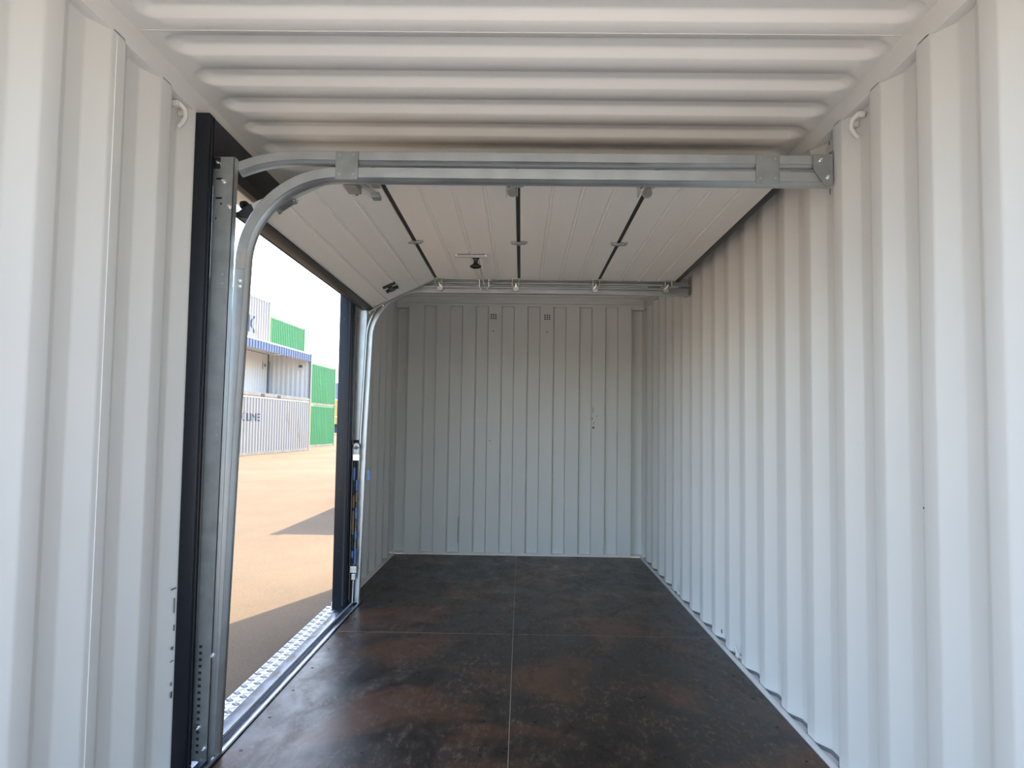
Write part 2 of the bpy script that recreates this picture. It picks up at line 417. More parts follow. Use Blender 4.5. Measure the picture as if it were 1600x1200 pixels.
# ------------------------------------------------------------------ ground
bm = bmesh.new()
N = 24
vs2 = [[bm.verts.new((-260+20*i+0, -200+25*j, -.17)) for i in range(N)] for j in range(N)]
for j in range(N-1):
    for i in range(N-1): bm.faces.new((vs2[j][i], vs2[j][i+1], vs2[j+1][i+1], vs2[j+1][i]))
finish('ground', bm, GROUND, kind='structure')

bm = bmesh.new(); box(bm, -7, 9, -14, .55, -.30, -.160)  # unseen pale slab, added behind the camera to bounce sun onto the ceiling
finish('bounce_slab', bm, mat('pale_bounce_concrete', (.52, .47, .40), .85, bump=.3, bscale=20, var=.06), kind='structure')

# ------------------------------------------------------------------ door frame posts and lintel
def dark_post(y0, y1, label, inner_side):
    t = empty('door_post', (XL, (y0+y1)/2, -.03), label, 'post')
    bm = bmesh.new(); box(bm, -1.196, -1.108, y0, y1, -.03, ZR-.002, bev=.004)
    adopt(finish('post_tube', bm, ANTH, smooth=.6), t)
    bm = bmesh.new()
    ya, yb = (y1-.001, y1+.006) if inner_side > 0 else (y0-.006, y0+.001)
    box(bm, -1.135, -1.121, ya, yb, 0, 2.1, bev=.001)
    adopt(finish('rubber_seal', bm, RUBBER), t)
    bm = bmesh.new(); box(bm, -1.1085, -1.1045, y0+.012, y0+.020, 0, ZR-.01); box(bm, -1.1085, -1.1045, y0+.034, y0+.040, 0, ZR-.01)
    adopt(finish('edge_bead', bm, ANTH), t)
    for z in (.35, .75, 1.15, 1.5, 1.85):
        bm = bmesh.new(); cyl(bm, (-1.16, y0 if inner_side < 0 else y1, z), (-1.16, (y0-.003) if inner_side < 0 else y1+.003, z), .006, 8); adopt(finish('rivet', bm, BLACK), t)
dark_post(YP0, 2.615, 'dark anthracite square door post beside the near corrugated left wall', 1)
dark_post(YP1, 4.945, 'anthracite door post at the far side of the opening, lit bluish', -1)
li = empty('lintel', (XL, 3.7, 2.14), 'dark lintel above the side door opening with a light outer underside', 'lintel')
bm = bmesh.new(); box(bm, -1.158, -1.112, 2.616, 4.944, 2.098, ZR-.002, bev=.003); adopt(finish('lintel_tube', bm, ANTH, smooth=.6), li)
bm = bmesh.new(); box(bm, -1.245, -1.1585, 2.60, 4.95, 2.105, ZC+.04, bev=.003); adopt(finish('outer_cover', bm, PAINT, smooth=.6), li)
bm = bmesh.new(); box(bm, -1.112, -1.088, 2.62, 4.94, 2.068, 2.110, bev=.002); adopt(finish('rubber_seal', bm, RUBBER), li)
bm = bmesh.new(); cyl(bm, (-1.112, 2.95, 2.2), (-1.10, 2.95, 2.2), .008); cyl(bm, (-1.112, 3.8, 2.2), (-1.10, 3.8, 2.2), .008); adopt(finish('bolt', bm, ZINC), li)

# ------------------------------------------------------------------ threshold
th = empty('door_threshold', (-1.13, 3.75, -.03), 'galvanised door threshold with chequered aluminium tread along the left side', 'threshold')
bm = bmesh.new()
poly = [(-1.20, -.15), (-1.20, -.026), (-1.172, -.024), (-1.150, -.012), (-1.092, -.006), (-1.086, .003), (-1.078, .003), (-1.073, -.008), (-1.046, -.006), (-1.042, .006), (-1.030, .006), (-1.030, -.15)]
prism(bm, poly, lambda u, v, t: (u, t, v), 2.55, 4.99)
adopt(finish('sill_profile', bm, SILL, smooth=.5), th)
bm = bmesh.new(); prism(bm, [(-1.090, .0025), (-1.090, .007), (-1.084, .011), (-1.078, .007), (-1.078, .0025)], lambda u, v, t: (u, t, v), 2.62, 4.93)
adopt(finish('sealing_ridge', bm, GALVD, smooth=.8), th)
bm = bmesh.new(); prism(bm, [(-1.0425, .0055), (-1.0425, .0085), (-1.0335, .0085), (-1.0335, .0055)], lambda u, v, t: (u, t, v), 2.55, 4.98)
adopt(finish('edge_strip', bm, GALVD), th)
bm = bmesh.new(); box(bm, -1.252, -1.164, 2.55, 4.95, -.026, -.022); box(bm, -1.252, -1.249, 2.55, 4.95, -.08, -.022)
adopt(finish('tread_plate', bm, ALU), th)
bm = bmesh.new()          # raised five-bar lozenges of the tread, alternating direction
def lozenge(cx, cy, ang, L=.0105, W=.0032, H=.0024):
    c, s = math.cos(ang), math.sin(ang)
    ring = [(-L, 0), (-L*.4, W), (L*.4, W), (L, 0), (L*.4, -W), (-L*.4, -W)]
    B = [bm.verts.new((cx+a*c-b*s, cy+a*s+b*c, -.0222)) for a, b in ring]
    T = [bm.verts.new((cx+(a*c-b*s)*.6, cy+(a*s+b*c)*.6, -.0222+H)) for a, b in ring]
    for i in range(6): bm.faces.new((B[i], B[(i+1) % 6], T[(i+1) % 6], T[i]))
    bm.faces.new(T)
cy = 2.575; row = 0
while cy < 4.93:
    for k in range(2):
        cx = -1.230+k*.043
        a = PI/4 if (row+k) % 2 == 0 else -PI/4
        for off in (-.0150, -.0075, 0, .0075, .0150):
            c, s = math.cos(a+PI/2), math.sin(a+PI/2)
            L_ = .0165 if abs(off) < .01 else .0125
            lozenge(cx+off*c, cy+off*s, a, L_, .0023, .0022)
    cy += .043; row += 1
adopt(finish('tread_pattern', bm, ALU, kind='stuff'), th)
o = None

# ------------------------------------------------------------------ door tracks
def arc(cx, cz, r, a0, a1, n=18): return [(cx+r*math.cos(a0+(a1-a0)*i/n), cz+r*math.sin(a0+(a1-a0)*i/n)) for i in range(n+1)]
def sweep(bm, path, prof, yb, sgn):
    rings = []
    n = len(path)
    for i, (x, z) in enumerate(path):
        xa, za = path[max(0, i-1)]; xb, zb = path[min(n-1, i+1)]
        tx, tz = xb-xa, zb-za; L = math.hypot(tx, tz); nx, nz = -tz/L, tx/L
        rings.append([bm.verts.new((x+nx*a, yb+sgn*b, z+nz*a)) for a, b in prof])
    m_ = len(prof)
    for i in range(n-1):
        for k in range(m_): bm.faces.new((rings[i][k], rings[i][(k+1) % m_], rings[i+1][(k+1) % m_], rings[i+1][k]))
    bm.faces.new(rings[0][::-1]); bm.faces.new(rings[-1])
def cprof(h=.0265, dep=.036, t=.002, ridge=True):
    """closed C section; outer (web) side at b=0"""
    out = [(h*.55, dep), (h*.8, dep), (h, dep-.004), (h, .003), (h-.003, 0)]
    out += [(-h+.016, 0), (-h+.0135, -.0032), (-h+.011, 0), (-h+.006, .003), (-h, .012)] if ridge else [(-h+.003, 0), (-h, .003)]
    out += [(-h, dep-.004), (-h*.8, dep), (-h*.55, dep)]
    inn = [(a*(1-t/h*1.2), b+(t if b < dep*.5 else -t)) for a, b in out]
    inn[0] = (out[0][0], dep-t); inn[-1] = (out[-1][0], dep-t)
    return out+inn[::-1]
LOWZ, UPZ, RAD = 2.0655, 2.1275, .335
low_path = [(-1.062, .003), (-1.048, .6), (-1.036, 1.1), (-1.022, 1.5), (-1.014, LOWZ-RAD)]+arc(-1.014+RAD, LOWZ-RAD, RAD, PI, PI/2)[1:]+[(-.3, LOWZ), (.4, LOWZ), (1.098, LOWZ)]
up_path = [(-1.040, 2.083), (-1.0, 2.098), (-.965, 2.109), (-.93, 2.1165), (-.89, 2.1225), (-.85, 2.126), (-.80, UPZ), (-.3, UPZ), (.4, UPZ), (1.098, UPZ)]
def bolt(parent, p, d, r=.008, L=.010, m=ZINC):
    bm = bmesh.new(); p = Vector(p); d = Vector(d)
    cyl(bm, p, p+d*.003, r*1.35, 14); cyl(bm, p+d*.003, p+d*L, r, 6); cyl(bm, p+d*L, p+d*(L+.010), r*.45, 8)
    return adopt(finish('bolt', bm, m), parent)
def track_set(yw, s, label):
    """yw = plane of the web, s=+1 opens away from the camera, s=-1 opens towards it"""
    t = empty('door_track', (-1.02, yw, 0), label, 'track', 'sectional door tracks')
    bm = bmesh.new(); sweep(bm, low_path, cprof(), yw, s); adopt(finish('lower_track', bm, GALV, smooth=.5), t)
    bm = bmesh.new(); sweep(bm, up_path, cprof(.0245), yw, s); adopt(finish('upper_track', bm, GALV, smooth=.5), t)
    # wall angle with adjustment slots
    holes = []
    yv = yw-.038*s if s > 0 else yw+.018
    for k in range(17): holes.append((-1.101, -1.090, .028+k*.0222, .038+k*.0222))
    for zz in (2.028, 1.958): holes.append((-1.103, -1.079, zz, zz+.008))
    holes.append((-1.086, -1.078, 1.938, 1.945)); holes.append((-1.101, -1.096, 1.885, 1.892)); holes.append((-1.100, -1.096, 2.096, 2.103))
    bm = bmesh.new(); grid_plate(bm, [-1.112, -1.044], [.003, 2.112], holes, lambda u, v, d: (u+((v/2.1-.5)*.020-.004 if u > -1.07 else 0), yv+d*s, v), .002)
    adopt(finish('wall_angle', bm, GALVD if s > 0 else GALV, smooth=None), t)
    ylo, yhi = sorted((yv, yw-.002*s)); bm = bmesh.new()
    for v in box(bm, -1.051, -1.048, ylo, yhi, .003, 2.112): v.co.x += (v.co.z/2.1-.5)*.020
    adopt(finish('angle_flange', bm, GALV), t)
    f = yv-.0015*s
    for z0, z1 in ((1.635, 1.705), (1.10, 1.175)):           # thin joint plates of the angle
        bm = bmesh.new(); a, b = sorted((f, yv)); box(bm, -1.106, -1.050, a, b, z0, z1); ob = adopt(finish('joint_plate', bm, GALVD), t)
        for zz in (z0+.018, z1-.018): bm = bmesh.new(); cyl(bm, (-1.066, f, zz), (-1.066, f-.002*s, zz), .004, 8); finish('rivet', bm, GALV, ob)
    ya_, yb_ = sorted((yv+.007*s, yv+.022*s))
    bm = bmesh.new(); box(bm, -1.1065, -1.074, ya_, yb_, .01, 2.11 if s > 0 else 1.06, bev=.003); adopt(finish('slot_backing', bm, RUBBER), t)  # black strip added behind the slots to keep them dark, shaped like a seal
    # plates tying the two rails together
    wf = yw-.0045*s
    for x0, x1 in ((-.684, -.602), (.832, .916)):
        bm = bmesh.new(); a, b = sorted((wf, wf+.0025*s)); box(bm, x0, x1, a, b, LOWZ-.020, UPZ+.022, bev=.0008)
        a, b = sorted((wf-.003*s, wf)); box(bm, x1-.003, x1, a, b, LOWZ-.020, UPZ+.022)
        pl = adopt(finish('joint_plate', bm, GALVD), t)
        for xx in (x0+.014, x1-.016):
            for zz in (LOWZ-.002, UPZ+.008):
                bm = bmesh.new(); cyl(bm, (xx, wf, zz), (xx, wf-.0025*s, zz), .0042, 10); finish('rivet', bm, GALV, pl)
    bm = bmesh.new(); xe = 1.103                                # chamfered end bracket on the wall
    poly = [(1.036, UPZ+.026), (xe, UPZ+.026), (xe, LOWZ-.020), (xe-.012, LOWZ-.028), (xe-.026, LOWZ-.028), (1.036, UPZ-.028)]
    prism(bm, poly, lambda u, v, q: (u, q, v), wf, wf-.0025*s)
    a, b = sorted((wf, wf+.06*s)); box(bm, xe, xe+.003, a, b, LOWZ-.020, UPZ+.04)
    adopt(finish('end_bracket', bm, GALVD), t)
    bolt(t, (1.060, wf-.0025*s, UPZ+.004), (0, -s, 0), .006); bolt(t, (1.086, wf-.0025*s, LOWZ+.004), (0, -s, 0), .006)
    for x, z in ((-1.095, 2.088), (-1.073, 2.022), (-1.05, 1.93), (-1.094, .115), (-1.072, .045), (-1.052, .36)):
        bolt(t, (x, yv, z), (0, -s, 0), .0065)
    return t
tn = track_set(2.662, 1, 'near galvanised double track curving up beside the left wall and crossing overhead')
tf = track_set(4.962, -1, 'far galvanised double track with springs, beyond the raised door leaf')
bm = bmesh.new(); box(bm, -1.034, -.998, 2.6585, 2.661, 1.715, 1.78)
lab = adopt(finish('track_sticker', bm, mat('worn_film_sticker', (.50, .48, .45), .3, metal=.3, var=.3, vscale=60, stretch=(8, 1, .3)), label='worn clear sticker on the vertical track'), tn)
for zz in (1.672, 1.652): bolt(tn, (-1.020, 2.662, zz), (0, -1, 0), .006)
bm = bmesh.new(); box(bm, -.999, -.984, 4.915, 4.925, .80, .865); adopt(finish('blue_tag', bm, BLUEP, label='small blue tag on the far vertical track'), tf)

# tension springs at the far jamb
sp = empty('tension_springs', (-1.075, 4.93, .16), 'pair of blue and orange tension springs standing at the far door jamb', 'spring')
for k, xc in enumerate((-1.086, -1.066)):
    bm = bmesh.new(); pts = []
    turns = 74
    for i in range(turns*7+1):
        a = 2*PI*i/7; pts.append((xc+.0075*math.cos(a), 4.918+.0075*math.sin(a), .235+.685*i/(turns*7)))
    tube(bm, pts, .0022, 5)
    s_ = adopt(finish('spring_coil', bm, STEELD, smooth=1.2), sp)
    for z0, z1, mm in ((.26, .36, BLUEP), (.42, .47, BLUEP), (.55, .62, BLUEP), (.66, .72, ORANGEP), (.73, .80, BLUEP)) if k else ((.30, .34, BLUEP), (.45, .60, ORANGEP), (.62, .70, ORANGEP), (.80, .88, BLUEP)):
        bm = bmesh.new(); cyl(bm, (xc, 4.918, z0), (xc, 4.918, z1), .0085, 12); adopt(finish('paint_mark', bm, mm), sp)
for z in (.925, .20):
    bm = bmesh.new(); box(bm, -1.100, -1.052, 4.908, 4.928, z, z+.045, bev=.004); ob = adopt(finish('spring_yoke', bm, ZINC), sp)
bm = bmesh.new(); box(bm, -1.096, -1.056, 4.910, 4.916, .97, 1.02, bev=.002); cyl(bm, (-1.076, 4.910, 1.02), (-1.076, 4.916, 1.02), .020, 20)
adopt(finish('pulley_fork', bm, WHITEP, smooth=.6), sp)
bm = bmesh.new(); cyl(bm, (-1.076, 4.917, 1.02), (-1.076, 4.929, 1.02), .027, 24); adopt(finish('pulley_wheel', bm, BLACK, smooth=.6), sp)
bm = bmesh.new(); cyl(bm, (-1.076, 4.906, 1.018), (-1.076, 4.9165, 1.018), .007, 12); adopt(finish('pulley_axle', bm, STEELD), sp)
bm = bmesh.new(); box(bm, -1.090, -1.060, 4.912, 4.926, .155, .195, bev=.004); adopt(finish('anchor_bracket', bm, ZINC), sp)
bm = bmesh.new(); tube(bm, [(-1.100, 4.925, 1.03), (-1.10, 4.92, 1.6), (-1.095, 4.91, 2.0)], .0015, 5); adopt(finish('lift_cable', bm, STEELD), sp)

# ------------------------------------------------------------------ sectional door leaf
DZ, DT = 2.128, .040
DY0, DY1 = 2.712, 4.905
door = empty('sectional_door', (0, 3.8, DZ), 'white insulated sectional door leaf raised under the container ceiling', 'garage door')
def leaf_section(u0, length, place, name='door_panel'):
    """panel cross-section in u (length direction) and w (thickness, inner face w=0), grooves pressed in inner face"""
    bm = bmesh.new(); n = 4; poly = [(0, DT)]; poly += [(0, .004), (.003, 0)]
    for k in range(1, n):
        c = length*k/n
        poly += [(c-.006, 0), (c-.002, .0035), (c+.002, .0035), (c+.005, -.0032), (c+.010, -.0032), (c+.014, 0)]
    poly += [(length-.003, 0), (length, .004), (length, DT)]
    prism(bm, poly, lambda u, v, t: place(u, t, v), DY0+.028, DY1-.028)
    p = adopt(finish(name, bm, PANEL, smooth=.35), door)
    for a, b in ((DY0, DY0+.028), (DY1-.028, DY1)):
        bm = bmesh.new(); prism(bm, [(-.0, -.0016), (-.0, DT), (length, DT), (length, -.0016)], lambda u, v, t: place(u, t, v), a, b)
        e = adopt(finish('end_stile', bm, PANELC), door)
    return p
PANELC = mat('pale_steel_stile', (.60, .60, .57), .4, spec=.5)
flat = lambda x0: (lambda u, t, w_: (x0+u, t, DZ+w_))
SE = [-.572, -.026, .498, 1.006]             # seams
G_ = .009
for a, b in zip(SE, SE[1:]): leaf_section(a, b-a-2*G_, flat(a+G_))
# inclined bottom section
tx, tz = -.408, -.196; Lb = math.hypot(tx, tz); dxb, dzb = tx/Lb, tz/Lb
bx, bz = SE[0]-G_, DZ
nb = (-(-dzb), -dxb)                          # outward normal (up/left)
nb = (dzb, -dxb)
def bot(u, t, w_): return (bx+dxb*u+nb[0]*w_, t, bz+dzb*u+nb[1]*w_)
leaf_section(0, Lb+.0, bot)
bm = bmesh.new(); prism(bm, [(Lb, -.006), (Lb, DT), (Lb+.028, DT), (Lb+.060, DT*.8), (Lb+.060, .010), (Lb+.030, -.006)], lambda u, v, t: bot(u, t, v), DY0, DY1)
adopt(finish('bottom_seal', bm, SEALG, smooth=.5), door)
bm = bmesh.new(); prism(bm, [(Lb+.056, .012), (Lb+.056, DT*.8), (Lb+.074, DT*.55), (Lb+.070, .014)], lambda u, v, t: bot(u, t, v), DY0-.01, DY1+.01)
adopt(finish('rubber_lip', bm, RUBBER, smooth=.5), door)
# dark gaskets between the sections
for s_ in SE[:3]:
    bm = bmesh.new(); box(bm, s_-G_+.0005, s_+G_-.0005, DY0+.01, DY1-.01, DZ+.003, DZ+DT)
    adopt(finish('joint_gasket', bm, RUBBER), door)
bm = bmesh.new(); box(bm, SE[3]-G_, SE[3]+.022, DY0, DY1, DZ-.002, DZ+DT, bev=.003); adopt(finish('top_seal', bm, SEALG, smooth=.5), door)
# hinges
def hinge(x, y, slope=False):
    bm = bmesh.new()
    box(bm, x-.042, x-.010, y-.016, y+.016, DZ-.006, DZ-.0005, bev=.001)
    box(bm, x+.010, x+.046, y-.012, y+.012, DZ-.006, DZ-.0005, bev=.001)
    cyl(bm, (x, y-.018, DZ-.010), (x, y+.018, DZ-.010), .0075, 12)
    box(bm, x-.032, x+.032, y-.014, y+.014, DZ-.013, DZ-.004, bev=.001)
    h = adopt(finish('hinge', bm, GALVD, smooth=.6), door)
    for xx in (x-.034, x+.036):
        bm = bmesh.new(); cyl(bm, (xx, y, DZ-.006), (xx, y, DZ-.013), .007, 6); finish('hinge_screw', bm, ZINC, h)
for s_ in SE[:3]: hinge(s_, 3.88)
def roller_bracket(x, y, sg, tilt=0):
    """carrier on the leaf with an arm, roller and axle reaching into the track; sg=-1 near side, +1 far side"""
    r_ = empty('roller_bracket', (x, y, DZ-.001)); adopt(r_, door)
    bm = bmesh.new(); box(bm, x-.036, x+.036, y-.040, y+.030, DZ-.006, DZ-.0005, bev=.001); box(bm, x-.034, x-.029, y-.036, y+.026, DZ-.046, DZ-.004, bev=.001); box(bm, x+.008, x+.013, y-.036, y+.026, DZ-.046, DZ-.004, bev=.001)
    b_ = finish('carrier', bm, YZINC); b_.parent = r_; b_.matrix_parent_inverse = Matrix.Translation(-(Vector((0, 3.8, DZ))+Vector((x, y, DZ-.001))-Vector((0, 3.8, DZ))))
    bm = bmesh.new(); cyl(bm, (x-.008, y-.02*sg, LOWZ+.032), (x-.008, y+.05*sg, LOWZ+.032), .0055, 10)
    cyl(bm, (x-.008, y+.050*sg, LOWZ+.010), (x-.008, y+.062*sg, LOWZ+.010), .019, 20)
    b_ = finish('roller', bm, ZINC, smooth=.6); b_.parent = r_; b_.matrix_parent_inverse = Matrix.Translation(-Vector((x, y, DZ-.001)))
    for dx in (-.022, .022):
        bm = bmesh.new(); cyl(bm, (x+dx, y-.012*sg, DZ-.006), (x+dx, y-.012*sg, DZ-.013), .006, 6)
        b_ = finish('screw', bm, ZINC); b_.parent = r_; b_.matrix_parent_inverse = Matrix.Translation(-Vector((x, y, DZ-.001)))
    return r_
for s_ in SE[1:3]:
    roller_bracket(s_-.012, 2.935, -1); roller_bracket(s_-.012, DY1-.030, 1)
roller_bracket(SE[0]+.03, DY1-.030, 1); roller_bracket(SE[3]-.05, DY1-.030, 1)
# angled arm and brackets at the near end of the bottom section
def part(name, build, m, **k):
    bm = bmesh.new(); build(bm); return adopt(finish(name, bm, m, **k), door)
def dir_box(bm, p0, p1, wdt, hgt):
    p0 = Vector(p0); p1 = Vector(p1); d = p1-p0; q = d.to_track_quat('X', 'Z').to_matrix().to_4x4(); q.translation = (p0+p1)/2
    return box(bm, -d.length/2, d.length/2, -wdt/2, wdt/2, -hgt/2, hgt/2, bev=.001, mtx=q)
part('spring_arm', lambda bm: dir_box(bm, (-.668, 2.76, 2.095), (-.603, 2.985, 2.098), .020, .008), YZINC)
part('arm_pad', lambda bm: box(bm, -.617, -.583, 2.962, 3.018, 2.076, 2.096, bev=.003), GALVD)
part('roller_carrier', lambda bm: (box(bm, -.690, -.640, 2.80, 2.90, 2.066, 2.094, bev=.002), cyl(bm, (-.665, 2.89, 2.078), (-.665, 2.925, 2.075), .009)), GALVD)
part('hinge', lambda bm: (box(bm, -.605, -.575, 2.86, 2.945, DZ-.024, DZ-.006, bev=.002)), GALVD)
def strap(bm):
    a = Vector(bot(.30, DY0+.02, -.008)); b = Vector(bot(.385, DY0+.05, -.008)); dir_box(bm, a, b, .030, .006)
part('corner_strap', strap, GALVD)
for u in (.305, .378):
    bm = bmesh.new(); cyl(bm, bot(u, DY0+.02+(u-.30)*.35, -.008), bot(u, DY0+.02+(u-.30)*.35, -.020), .008, 6); adopt(finish('bolt', bm, ZINC), door)
part('cable_stop', lambda bm: (cyl(bm, bot(Lb+.03, DY0+.02, .055), bot(Lb+.03, DY0+.06, .055), .017, 16), cyl(bm, bot(Lb+.03, DY0-.005, .055), bot(Lb+.03, DY0+.02, .055), .008, 10)), BLACK, smooth=.6)
part('corner_bracket', lambda bm: (dir_box(bm, bot(Lb-.09, DY1-.012, -.008), bot(Lb+.04, DY1-.012, -.020), .03, .006), cyl(bm, bot(Lb+.03, DY1-.02, -.025), bot(Lb+.03, DY1+.03, -.025), .007, 10)), GALVD)
for u in (Lb-.07, Lb-.01, Lb+.03):
    bm = bmesh.new(); cyl(bm, bot(u, DY1-.012, -.013), bot(u, DY1-.012, -.028), .007, 6); adopt(finish('bolt', bm, ZINC), door)
# lift handle on the bottom section
hd = empty('handle', bot(.255, 4.55, 0)); adopt(hd, door)
def sub(root, name, bm, m, **k):
    o_ = finish(name, bm, m, **k); o_.parent = root
    o_.matrix_parent_inverse = Matrix.Translation(-Vector(root.location)); return o_
U0 = .262
def hb(u, t, w_): return Vector(bot(u, t, w_))
bm = bmesh.new(); prism(bm, [(U0-.040, -.012), (U0-.040, 0), (U0+.040, 0), (U0+.040, -.012)], lambda u, v, t: bot(u, t, v), 4.50, 4.528)
sub(hd, 'handle_foot', bm, BLACK)
bm = bmesh.new(); prism(bm, [(U0-.040, -.016), (U0-.040, 0), (U0+.040, 0), (U0+.040, -.016)], lambda u, v, t: bot(u, t, v), 4.61, 4.645)
sub(hd, 'handle_foot', bm, BLACK)
bm = bmesh.new(); prism(bm, [(U0-.012, -.022), (U0-.014, -.006), (U0+.014, -.006), (U0+.012, -.022)], lambda u, v, t: bot(u, t, v), 4.515, 4.63)
sub(hd, 'grip_bar', bm, BLACK)
# slide latch with T-handle and rod
lt = empty('latch', (-.285, 4.18, DZ-.002)); adopt(lt, door)
bm = bmesh.new(); box(bm, -.385, -.200, 4.165, 4.195, DZ-.005, DZ-.0005, bev=.001); box(bm, -.385, -.200, 4.165, 4.168, DZ-.020, DZ-.002); box(bm, -.385, -.200, 4.192, 4.195, DZ-.016, DZ-.002)
sub(lt, 'latch_channel', bm, GALV)
bm = bmesh.new(); box(bm, -.378, -.208, 4.172, 4.188, DZ-.014, DZ-.006, bev=.001); sub(lt, 'slide_bar', bm, ZINC)
for xx in (-.375, -.212):
    bm = bmesh.new(); cyl(bm, (xx, 4.160, DZ-.010), (xx, 4.152, DZ-.010), .007, 8); sub(lt, 'latch_screw', bm, ZINC)
bm = bmesh.new(); prof_ = [(.012, .010), (.022, .014), (.018, .022), (.011, .030), (.010, .048), (.016, .056), (.028, .062), (.027, .074), (.012, .080)]
n_ = 20; rings = []
for r_, h_ in prof_: rings.append([bm.verts.new((-.268+r_*math.cos(2*PI*k/n_)*1.15, 4.18+r_*.62*math.sin(2*PI*k/n_), DZ-h_)) for k in range(n_)])
for a_, b_ in zip(rings, rings[1:]):
    for k in range(n_): bm.faces.new((a_[k], a_[(k+1) % n_], b_[(k+1) % n_], b_[k]))
bm.faces.new(rings[0]); bm.faces.new(rings[-1][::-1])
sub(lt, 'knob', bm, BLACK, smooth=.8)
bm = bmesh.new(); cyl(bm, (-.255, 4.20, DZ-.020), (-.255, 4.90, DZ-.030), .005, 10); sub(lt, 'locking_rod', bm, ZINC)
bm = bmesh.new(); tube(bm, [(-.285, 4.87, DZ-.004), (-.285, 4.885, DZ-.05), (-.272, 4.89, DZ-.072), (-.240, 4.89, DZ-.072), (-.224, 4.885, DZ-.05), (-.224, 4.87, DZ-.004)], .003, 8); sub(lt, 'rod_guide', bm, ZINC)
for x_ in (-.295, -.212): bm = bmesh.new(); cyl(bm, (x_, 4.875, DZ), (x_, 4.875, DZ-.010), .009, 8); sub(lt, 'latch_screw', bm, YZINC)
# the carrier, channel or grip itself carries the fitting's smaller pieces
for e_ in [o for o in list(door.children) if o.type == 'EMPTY']:
    kids = sorted(e_.children, key=lambda o: 0 if o.name.split('.')[0] in ('carrier', 'latch_channel', 'grip_bar') else 1)
    nm = e_.name.split('.')[0]; main = kids[0]
    main.parent = door; main.matrix_parent_inverse = Matrix.Translation(-door.location)
    for k_ in kids[1:]: k_.parent = main; k_.matrix_parent_inverse = Matrix.Identity(4)
    bpy.data.objects.remove(e_); main.name = nm
# ------------------------------------------------------------------ lashing rings
def lashing_ring(p, side, up_, label):
    x, y_, z = p; t = empty('lashing_ring', p, label, 'lashing ring', 'lashing rings welded to the container rails')
    s = side
    bm = bmesh.new()
    if up_ > 0:
        tube(bm, [(x+s*.004, y_-.012, z+.012), (x-s*.020, y_-.012, z+.010), (x-s*.036, y_, z-.006), (x-s*.034, y_+.012, z-.028), (x-s*.020, y_+.018, z-.046), (x-s*.006, y_+.022, z-.056)], .0082, 8)
    else:
        tube(bm, [(x+s*.004, y_-.03, z), (x-s*.018, y_-.028, z+.030), (x-s*.022, y_-.008, z+.055), (x-s*.016, y_+.015, z+.050), (x-s*.010, y_+.03, z+.020), (x+s*.004, y_+.03, z)], .006, 8)
    adopt(finish('ring_bar', bm, PAINT, smooth=.9), t)
    bm = bmesh.new(); box(bm, min(x, x-s*.022), max(x, x-s*.022), y_-.026, y_-.008, z-.004, z+.016, bev=.003) if up_ > 0 else box(bm, min(x, x-s*.014), max(x, x-s*.014), y_-.018, y_+.018, z-.004, z+.014, bev=.003)
    adopt(finish('weld_foot', bm, PAINT, smooth=.9), t)
    if up_ > 0: bm = bmesh.new(); box(bm, min(x, x-s*.026), max(x, x-s*.026), y_+.020, y_+.05, z-.018, z+.002, bev=.004); adopt(finish('weld_foot', bm, PAINT, smooth=.9), t)
lashing_ring((XL-DEP+.006, 2.47, 2.225), -1, 1, 'small grey lashing ring under the left top rail beside the dark post')
lashing_ring((XR+DEP-.006, 2.50, 2.22), 1, 1, 'small grey lashing ring under the right top rail near the track end')
lashing_ring((XR+.016, 3.92, .005), 1, -1, 'grey lashing ring at the foot of the right wall, nearer of two')
lashing_ring((XR+.016, 5.37, .005), 1, -1, 'grey lashing ring at the foot of the right wall, farther of two')

